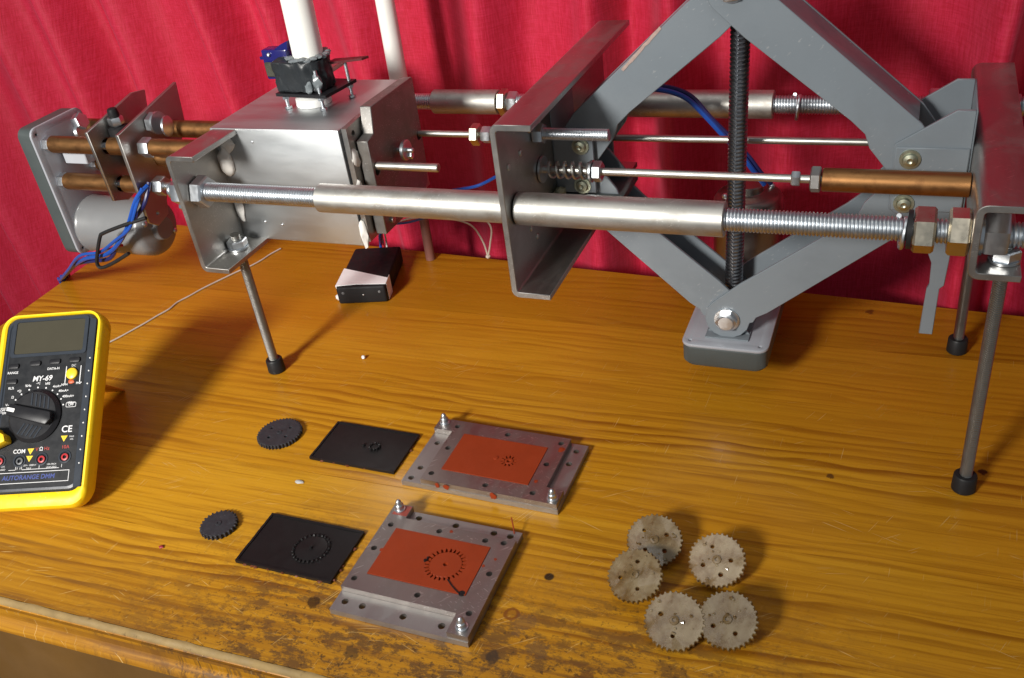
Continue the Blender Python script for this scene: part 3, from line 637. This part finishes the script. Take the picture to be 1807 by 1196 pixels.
yb = MB().lathe((-23.9, 114.8, .7), (0, 0, 1), [(0, 5), (2, 5), (2.6, 4.2)], 22).build('round_button', YELCAP, meter)
for s_, xx in ((-1, -30.5), (1, -17.2)): MB().prism([(xx, 107), (xx+.7, 107), (xx+.7, 122), (xx, 122)], 'z', .72, .85).build('mark', WHITEPAINT, meter)
MB().blob((-24.4, 108, 1.0), 2.2, (1.2, 1, .3), .4, 3).build('mark', ORANGE, meter)
kn = MB().lathe((-53.5, 79, .7), (0, 0, 1), [(0, 23.5), (1.5, 23.5), (3, 22), (4.4, 20.5)], 44).build('dial', BLACKP, meter)
ka = R(-15)
def K(x, y): return (-53.5+x*math.cos(ka)-y*math.sin(ka), 79+x*math.sin(ka)+y*math.cos(ka))
MB().prism([K(-21, -5), K(18, -6), K(21, 0), K(18, 6), K(-21, 5)], 'z', 4.5, 11).bevel(1.4, 35, 2).build('grip', BLACKP, kn)
MB().prism([K(-20.5, -1.6), K(-13.5, -1.6), K(-13.5, 1.6), K(-20.5, 1.6)], 'z', 11.05, 11.4).build('pointer', WHITE, kn)
for s_ in (-1, 1):
    for i in range(5): MB().prism([K(-8+i*4.0+3, s_*8), K(-6.4+i*4.0+3, s_*8), K(-6.4+i*4.0, s_*(18.5)), K(-8+i*4.0, s_*(18.5))], 'z', 4.0, 5.6).bevel(.3).build('rib', FACEEDGE, kn)
for (x, y, m) in ((-62.9, 40.8, GREYP), (-43.3, 41.4, REDP), (-22.7, 42.2, REDP), (-81, 41.6, REDP)):
    j = MB().lathe((x, y, .7), (0, 0, 1), [(0, 5.6), (.6, 5.6), (.7, 4.4), (-.4, 4.2)], 24).build('socket', FACEEDGE, meter)
    MB().lathe((x+.4, y-.4, -1), (0, 0, 1), [(0, 3.0), (3.0, 3.0), (3.2, 1.7), (1.2, 1.6)], 20).build('contact', m, j)
MB().prism([(-95, 46), (-70.5, 56), (-72.5, 62), (-79, 65.5), (-80, 68), (-95, 68)], 'z', 2, 13).bevel(1.5, 40, 2).build('holster_clip', YELLOW, meter)
T = lambda s, sz, x, y, m=WHITEPAINT, rot=0.0, sh=.0, bold=0.0: text(s, sz, 'print', m, meter, (x, y), rot, .82, shear=sh, bold=bold)
T('MY-69', 6.6, -51.4, 112.4, sh=.15, bold=.12); T('RANGE', 3.0, -79.4, 119.3, bold=.05); T('DATA-H', 3.0, -42.2, 120.8, bold=.05); T('RL%', 3.0, -79.2, 105.4, bold=.05)
T('DC', 2.8, -23.6, 122.4); T('NPN', 2.8, -30.4, 105.6, bold=.05); T('PNP', 2.8, -17.4, 106.2, bold=.05)
T('CE', 8.0, -23.6, 65.9, bold=.12); T('COM', 4.8, -64.3, 48.9, bold=.08); T('V', 4.2, -48.6, 49.9, REDPRINT); T('\u03a9', 4.4, -44.8, 50.0, bold=.05); T('Hz', 4.2, -39.8, 50.2, REDPRINT); T('10A', 4.2, -23.2, 50.6, REDPRINT)
for ang, s_ in ((172, 'V='), (157, 'V~'), (142, '\u03a9'), (127, '=))'), (110, '%Hz'), (92, '->|'), (75, 'hFE'), (60, '4mA='), (46, '40mA='), (33, '400mA='), (20, '10A=')):
    rr = 29.5; T(s_, 3.0, -53.5+(rr+(3.5 if ang < 62 else 0))*math.cos(R(ang)), 79+rr*math.sin(R(ang)), bold=.05)
    MB().lathe((-53.5+25.6*math.cos(R(ang)), 79+25.6*math.sin(R(ang)), .7), (0, 0, 1), [(0, .75), (.15, .75)], 8).build('mark', WHITEPAINT, meter)
for (x, y) in ((-22.4, 87.4), (-84.3, 86)):
    T('OFF', 2.8, x, y, bold=.05); MB().prism(rrect(x-4.6, x+4.6, y-2.2, y+2.2, 1, 2), 'z', .72, .80, [rrect(x-4.2, x+4.2, y-1.8, y+1.8, .8, 2)]).build('mark', WHITEPAINT, meter)
for (x, y) in ((-25.3, 58), (-54.1, 48.6), (-54.5, 42.3)):
    tr = MB().prism([(x-3, y+2.4), (x, y-2.8), (x+3, y+2.4)], 'z', .72, .80).build('warning_mark', YELCAP, meter)
    T('!', 3.6, x, y+.3, FACE)
T('MAX', 2.0, -18.5, 59.4); T('10A', 2.0, -18.5, 57)
for (x, a, b) in ((-78, 'MAX', 'FUSED'), (-54, '750V~ 1000V=', 'MAX'), (-34, '10A MAX', 'UNFUSED')):
    T(a, 2.1, x, 36.6); T(b, 2.1, x, 34.0)
ln = MB(); z0, z1 = .72, .80
ln.box(-90, -18, 30.6, 31.1, z0, z1).box(-90, -18, 21.6, 22.1, z0, z1).box(-18, -17.5, 21.6, 31.1, z0, z1)
for (xa, xb) in ((-72, -66), (-60, -47), (-47, -27)): ln.box(xa, xb, 33.0, 33.4, z0, z1)
for xx in (-66, -64.6, -62, -60.6, -45, -25): ln.box(xx, xx+.4, 33.4, 36.2, z0, z1)
ln.build('frame_line', WHITEPAINT, meter)
T('AUTORANGE DMM', 5.4, -53.5, 26.4, NAVYP, sh=.12, bold=.12)
# stand: yellow flap from the back of the holster down to the table
def to_local(p): return (MX.inverted() @ Vector(p))*1000
fa, fb = to_local((-.6585, .5575, .0015)), to_local((-.735, .535, .0015))
tp = (-12, 112, -18), (-80, 112, -18)
st = MB(); off = Vector((0, -3, -2))
st.rings([[tp[0], tp[1], Vector(tp[1])+off, Vector(tp[0])+off], [fa, fb, fb+off*.6, fa+off*.6]]).bevel(.6).build('stand', mat_paint('orange_stand', (.62, .27, .006), .45, .1, 60), meter)

# ------------------------------------------------------------------ battery box, pole, cord
bat = tag(empty('battery_box', (-.5035, .792, 0), (0, 0, R(14))), 'black battery box wrapped with white tape, lying under the machine', 'battery box')
MB().box(-27, 27, -45, 45, .3, 21).bevel(2.6, 35, 3).build('case', mat_paint('matt_black_case', (.011, .011, .012), .62, .25, 60, .05, spec=.28), bat)
MB().prism([(-27.8, -42), (-5, -40), (27.6, -42), (27.8, -29), (-27.6, -3)], 'z', 21.05, 21.7).prism([(-41, .4), (-8, .4), (-8, 21.6), (-41, 21.6)], 'x', -27.7, -27.05).prism([(-39, .4), (-22, .4), (-22, 21.6), (-39, 21.6)], 'x', 27.05, 27.7).bevel(.2).build('tape', mat_paint('white_tape', (.86, .87, .88), .6, .06, 90, .2), bat)
for x in (-20, 20): MB().lathe((x, -45, 14), (0, -1, 0), [(0, 1.6), (.4, 1.2)], 10).build('screw', GREYP, bat)
MB().lathe((2, -45, 11), (0, -1, 0), [(0, 1.0), (.5, .6)], 8).build('rivet', ZINC, bat)
MB().blob((-29, -37, 5), 3, (1, 1, 1.3), .4, 2).build('tape_end', WHITE, bat)
def bl(p): return (bat.matrix_basis.inverted() @ (MM @ (Vector(p)*.001)))*1000
for name, m, dv, r in (('red_lead', REDW, 0, 1.3), ('white_lead', WHITE, 4, 1.0), ('blue_lead', BLUEW, -3, 1.7)):
    pts = [(6+dv, 44, 14), (5+dv, 52, 22)] + [bl(p) for p in ((-574+dv, 190, 76+dv), (-562+dv, 190, 84), (-540, 188, 91+dv*.5), (-512, 180, 101), (-490, 170, 112))]
    MB().sweep(pts, r).build('lead', m, bat)

pole = tag(empty('white_pole', (-.459, .853, 0)), 'tall white plastic pole standing at the back edge of the table', 'pole')
MB().pipe((0, 0, 85), (0, 0, 620), 9.4, 8.0, 28).build('tube', PVC, pole)
MB().lathe((0, 0, .3), (0, 0, 1), [(0, 5.4), (84, 5.2), (84.5, 5)], 20).build('stem', mat_paint('brown_stem', (.22, .09, .07), .5, .2, 60), pole)

def tabz(pts, z=1.6): return [(x, y, z) for x, y in pts]
cord = MB().sweep([(-745+3.0*noise.noise(Vector((k*.9, 0, 1)))+k*5.3+(4*math.sin(k*.55)), 610+k*15, 1.2) for k in range(17)], .95, 8).build('loose_cord', STRING)
tag(cord, 'thin white cord trailing over the table left of the front leg', 'cord')
w1 = [(MM @ (Vector(p)*.001))*1000 for p in ((-545, 205, 96), (-534, 210, 86), (-504, 210, 85), (-479, 210, 79), (-468, 210, 61), (-464.6, 210, 43))]
w2 = [(MM @ (Vector(p)*.001))*1000 for p in ((-480, 205, 100), (-464, 210, 88), (-456, 210, 77), (-460, 210, 58), (-464.6, 210.6, 43))]
tw = tag(empty('twine'), 'knotted loop of thin white twine hanging below the front tube', 'twine')
MB().sweep(w1, .95, 6).build('strand', STRING, tw); MB().sweep(w2, .95, 6).build('strand', STRING, tw)
MB().blob((MM @ Vector((-.4646, .210, .043)))*1000, 2.6, (1, 1, 1), .3, 2).build('knot', STRING, tw)

# ------------------------------------------------------------------ the two steel moulds
def pin(m, parent, x, y, z):
    p = MB().lathe((x, y, z), (0, 0, 1), [(0, 4.4), (1.2, 4.4), (1.4, 3.4), (5, 3.4), (5.6, 2.6), (6, 2.4), (8.2, 2.2), (9.6, 1.2), (10, .5)], 16).build('locating_pin', ZINC, parent)
def insert_gear(parent, x0, x1, y0, y1, zt, gx, gy, ro, rr, n, m, ri):
    g = gear_outline(gx, gy, ro, rr, n)
    i = MB().prism([(x0, y0), (x1, y0), (x1, y1), (x0, y1)], 'z', zt-3.2, zt+.55, [g]).build('silicone_insert', m, parent, 30)
    MB().prism(circle(gx, gy, ro+.6, 30), 'z', zt-3.1, zt-1.8).build('cavity_floor', m, i, 30)
    MB().lathe((gx, gy, zt-1.85), (0, 0, 1), [(0, ri), (2.0, ri), (2.25, ri-.3), (2.25, 1.8), (.6, 1.5)], 36).build('cavity_core', m, i, 30)
    return i
# near mould
mb = tag(empty('steel_mould', (-.2655, .4085, 0), (0, 0, R(-1.6))), 'near steel mould with a large gear pressed in its red insert', 'mould')
up_b = [(-52, -34), (37.5, -34), (37.5, -50.5), (53, -50.5), (53, 39), (-37, 39), (-37, 52), (-52, 52)]
insB = (-39, 37.5, -18.6, 27.4)
lowh = [circle(x, y, 2.6) for x, y in ((-45, -42), (-31, -42.5), (1, -43), (30, -43))]+[circle(x, y, 2.6) for x, y in ((-30, 46), (1, 46), (32, 46), (45, 46))]
MB().prism([(-52.5, -51), (52.5, -51), (52.5, 51.5), (-52.5, 51.5)], 'z', .3, 5, lowh).build('base_plate', PLATE, mb, 30)
uh = [circle(x, y, 2.3) for x, y in ((-45, 30), (-46, 5), (-46, -25), (-6, 33), (45, 34), (46, 4), (46, -32), (5, -27), (31, 33))]
MB().prism(up_b, 'z', 5.2, 10, uh+[[(insB[0]-.2, insB[2]-.2), (insB[1]+.2, insB[2]-.2), (insB[1]+.2, insB[3]+.2), (insB[0]-.2, insB[3]+.2)]]).build('frame_plate', MOULD, mb, 30)
ins = insert_gear(mb, *insB, 10, 12.5, 3.8, 15.2, 12.0, 26, SILICONE, 11.95)
MB().sweep([(20, -9, 10.75), (26, -14, 10.75), (33, -18.5, 10.75)], .5, 6, 3).build('sprue_cut', BLACKSHEET, ins)
MB().lathe((34.5, -17.5, 10.1), (0, 0, 1), [(0, 2.4), (.5, 2.3), (.55, .5)], 14).build('sprue_hole', BLACKSHEET, ins)
MB().sweep([(-4, 4, 10.6), (-3.2, 2, 11), (-2, 4.5, 11), (-3, 6.5, 10.6)], .7, 6, 3).build('flake', BLACKSHEET, ins)
for (x, y, r, sd) in ((-40, 5, .9, 2), (39, 10, .9, 4), (45, 18, .9, 7), (3, 35, 1.0, 3)):
    MB().blob((x, y, 10), r, (1.3, 1.5, .09), .7, sd).build('red_smear', SILICONE, mb)
pin(0, mb, -45.5, 46.5, 10); pin(0, mb, 46, -44, 10)
MB().prism([(-49.5, 40.5), (-37.3, 40.8), (-37.3, 51), (-41, 51.5), (-48.4, 50)], 'z', 10.02, 10.2).build('red_smear', mat_paint('dried_red', (.25, .05, .035), .45, .3, 150), mb)
MB().sweep([(47, 49, 5.5), (45, 53, 8), (42, 58, 12)], .5, 6, 3).build('red_sliver', SILICONE, mb)
# far mould
ma = tag(empty('steel_mould', (-.2585, .5275, 0), (0, 0, R(-2.2))), 'far steel mould with a small pinion pressed in its red insert', 'mould')
up_a = [(-49, -37.5), (66, -37.5), (66, -21), (52, -21), (52, 38.5), (-66, 38.5), (-66, 24), (-49, 24)]
insA = (-37, 37.5, -22.5, 23)
bh = [circle(x, y, 2.5) for x, y in ((-58, 12), (-58, -20), (-60, -33), (59, 30), (58, 14))]
MB().prism([(-66.5, -38), (66.5, -38), (66.5, 38.8), (-66.5, 38.8)], 'z', .3, 5, bh).build('base_plate', PLATE, ma, 30)
ah = [circle(x, y, 2.4) for x, y in ((-47, 31), (-1, 31), (46, 31), (-43, 3), (-43, -29), (43, 4), (5, -31), (44, -30))]
MB().prism(up_a, 'z', 5.2, 10, ah+[[(insA[0]-.2, insA[2]-.2), (insA[1]+.2, insA[2]-.2), (insA[1]+.2, insA[3]+.2), (insA[0]-.2, insA[3]+.2)]]).build('frame_plate', MOULD, ma, 30)
ins = insert_gear(ma, *insA, 10, 12.5, 0, 6.6, 3.9, 11, SILICONE, 3.6)
MB().lathe((1, .5, 10.3), (0, 0, 1), [(0, 2.2), (.9, 1.9), (1.0, .8)], 14).build('nub', SILICONE, ins)
pin(0, ma, -60, 33, 10); pin(0, ma, 61, -32, 10)
for (x, y, r, sd) in ((-34, -38.2, 2.0, 1), (-26, -38.2, 2.4, 2), (14, -38.2, 2.6, 3)): MB().blob((x, y, 7), r, (1, .12, 1.2), .6, sd).build('red_smear', SILICONE, ma)
for (x, y, r, sd) in ((49, 24, 2.6, 5), (59, -29, 3, 6), (42, -17, 1.6, 8)): MB().blob((x, y, 10), r, (1, 1.2, .08), .7, sd).build('red_smear', SILICONE, ma)

# ------------------------------------------------------------------ black castings beside the moulds
def sheet(name, loc, rz, w, h, gear, label):
    o = tag(empty(name, loc, (0, 0, R(rz))), label, 'casting')
    pts = []
    N = 26
    for (ax, ay, bx_, by_) in ((-w/2, -h/2, w/2, -h/2), (w/2, -h/2, w/2, h/2), (w/2, h/2, -w/2, h/2), (-w/2, h/2, -w/2, -h/2)):
        for i in range(N):
            t = i/N; j = .35*noise.noise(Vector((ax+t*40, ay+t*31, 2.0))); pts.append((ax+(bx_-ax)*t+j, ay+(by_-ay)*t+j))
    MB().prism(pts, 'z', .2, 2.1).build('plate', BLACKSHEET, o, 30)
    rimp = MB().prism([(x*1.0, y*1.0) for x, y in pts], 'z', 2.11, 2.8, [[(x*.955, y*.93) for x, y in pts]]); rimp.build('raised_rim', BLACKSHEET, o, 30)
    ff = MB()
    for i in range(26):
        s_ = random.choice(((random.uniform(-w/2, w/2), h/2*random.choice((-1, 1))), (w/2*random.choice((-1, 1)), random.uniform(-h/2, h/2)))); ff.blob((s_[0], s_[1], 1.0), random.uniform(.5, 1.5), (1.4, 1.2, .6), .5, i, 1)
    ff.build('rust_flash', mat_paint('rusty_flash', (.13, .035, .012), .5, .4, 200), o)
    if gear == 'large':
        g = MB()
        for k in range(26):
            a = 2*math.pi*k/26; c, s_ = math.cos(a), math.sin(a)
            g.lathe((10+13.6*c, 0+13.6*s_, 2.0), (c*.5, s_*.5, 1), [(0, 1.25), (1.3, 1.05), (1.7, .5)], 6, a)
        g.lathe((10, 0, 2.1), (0, 0, 1), [(0, 12.4), (.5, 12.2), (.6, 11.8)], 40).lathe((10, 0, 2.6), (0, 0, 1), [(0, 1.4), (2.2, 1.2), (2.4, .6)], 12).build('gear_relief', BLACKSHEET, o, 30)
    else:
        g = MB()
        for k in range(10):
            a = 2*math.pi*k/10; c, s_ = math.cos(a), math.sin(a)
            g.lathe((10+4.2*c, 4.2*s_, 2.0), (0, 0, 1), [(0, 1.1), (2.6, .9), (3.0, .5)], 6, a)
        g.lathe((10, 0, 2.1), (0, 0, 1), [(0, 3.6), (1.2, 3.4), (1.3, 1)], 20).lathe((-1, .5, 2.1), (0, 0, 1), [(0, 1.6), (2, 1.3), (2.3, .6)], 12).build('gear_relief', BLACKSHEET, o, 30)
    return o
sheet('cast_plate', (-.3785, .528, 0), -1.5, 81, 50, 'small', 'black cast plate with small pinion relief, beside the far mould')
sheet('cast_plate', (-.3733, .4098, 0), -1.2, 83, 52, 'large', 'black cast plate with large gear relief, beside the near mould')

def black_gear(loc, rz, ro, n, holes, label, tilt=(0, 0)):
    o = tag(empty('black_gear', loc, (R(tilt[0]), R(tilt[1]), R(rz))), label, 'gear')
    MB().prism(gear_outline(0, 0, ro, ro-1.7, n, 0, .03), 'z', .3, 4.2, [circle(x, y, r, 10) for x, y, r in holes]).bevel(.25, 50).build('toothed_disc', BLACKGEAR, o, 30)
    MB().lathe((0, 0, 4.15), (0, 0, 1), [(0, 2.6), (.6, 2.4), (.7, 1.2), (.2, 1.1)], 14).build('hub', BLACKGEAR, o)
    return o
black_gear((-.4627, .5275, 0), 20, 20.2, 40, ((9, 5, 1.3), (-8, 7, 1.3), (-8, -6, 1.5), (7, -7, 1.4)), 'larger dark grey gear with four holes, left of the far black plate')
black_gear((-.4500, .4150, 0), 5, 15.2, 26, (), 'smaller dark grey gear without holes, left of the near black plate')

# ------------------------------------------------------------------ five cloudy resin gears
def resin_gear(x, y, z, tx, ty, rz, ro, holes, label, seed, CLEAR=CLEAR):
    o = tag(empty('resin_gear', (x, y, z), (R(tx), R(ty), 0)), label, 'gear', 'resin gears scattered on the right'); cr, sr = math.cos(R(rz)), math.sin(R(rz)); holes = [(a*cr-b*sr, a*sr+b*cr, r) for a, b, r in holes]
    random.seed(seed)
    d = MB().prism(gear_outline(0, 0, ro, ro-1.7, 34, R(rz), .04), 'z', -2.2, 2.2, [circle(a, b, r, 10) for a, b, r in holes]).bevel(.35, 50, 1)
    for v in d.bm.verts: v.co.z += .7*noise.noise(v.co*.09+Vector((seed, 0, 0)))
    d.build('toothed_disc', CLEAR, o, 30)
    MB().prism(gear_outline(0, 0, 6.2, 4.2, 10), 'z', -8.5, -2.3).bevel(.3, 50).build('pinion', CLEAR, o, 30)
    MB().lathe((0, 0, 2.1), (0, 0, 1), [(0, 3.2), (1.0, 2.9), (1.2, 1.4), (.2, 1.2)], 16).build('hub', CLEAR, o)
    lump = MB()
    for k in range(9):
        a, q = random.uniform(0, 6.28), random.uniform(3, ro-4); lump.blob((q*math.cos(a), q*math.sin(a), 2.3), random.uniform(.5, 1.3), (1.3, 1, .7), .5, k+seed, 1)
    lump.build('bubbles', CLEAR, o)
    return o
HS = ((8.5, 4, 1.5), (-7, 7, 1.3), (-6.5, -7.5, 1.4), (7, -8, 1.6))
resin_gear(-.1150, .4665, .0115, 23, 4, 12, 20.1, HS, 'cloudy resin gear at the back left, partly under its neighbour', 3)
resin_gear(-.1195, .4280, .0160, 24, -8, 60, 19.3, HS[:3], 'cloudy resin gear at the far left of the cluster, leaning over another', 5)
resin_gear(-.0700, .4575, .0120, 24, -3, -20, 19.7, HS, 'palest resin gear lying apart at the right of the cluster', 8, PALE)
resin_gear(-.0878, .4005, .0115, 24, 2, 140, 19.9, HS[:2], 'cloudy resin gear at the front of the cluster', 11)
resin_gear(-.0550, .4065, .0150, 25, -7, 75, 19.5, HS[1:3], 'cloudy brownish resin gear at the front right of the cluster', 14, TAN)

# ------------------------------------------------------------------ crumbs on the table
def crumb(name, loc, r, sc, m, label, seed):
    o = MB().blob((0, 0, r*sc[2]*.9), r, sc, .5, seed).build(name, m); o.location = loc; return tag(o, label, 'crumb')
crumb('white_bead', (-.443, .652, 0), 2.0, (1, 1, 1), WHITE, 'tiny white bead on the bare table in the middle', 1)
crumb('white_chip', (-.4135, .4760, 0), 2.9, (1.4, .7, .3), mat_paint('grey_chip', (.42, .42, .40), .5, .3, 300), 'small pale chip between the two dark gears and black plates', 4)
crumb('red_crumb', (-.4834, .3846, 0), 1.7, (1.2, 1, .5), mat_paint('red_crumb', (.28, .02, .03), .5, .3, 300), 'tiny red crumb in front of the multimeter', 6)
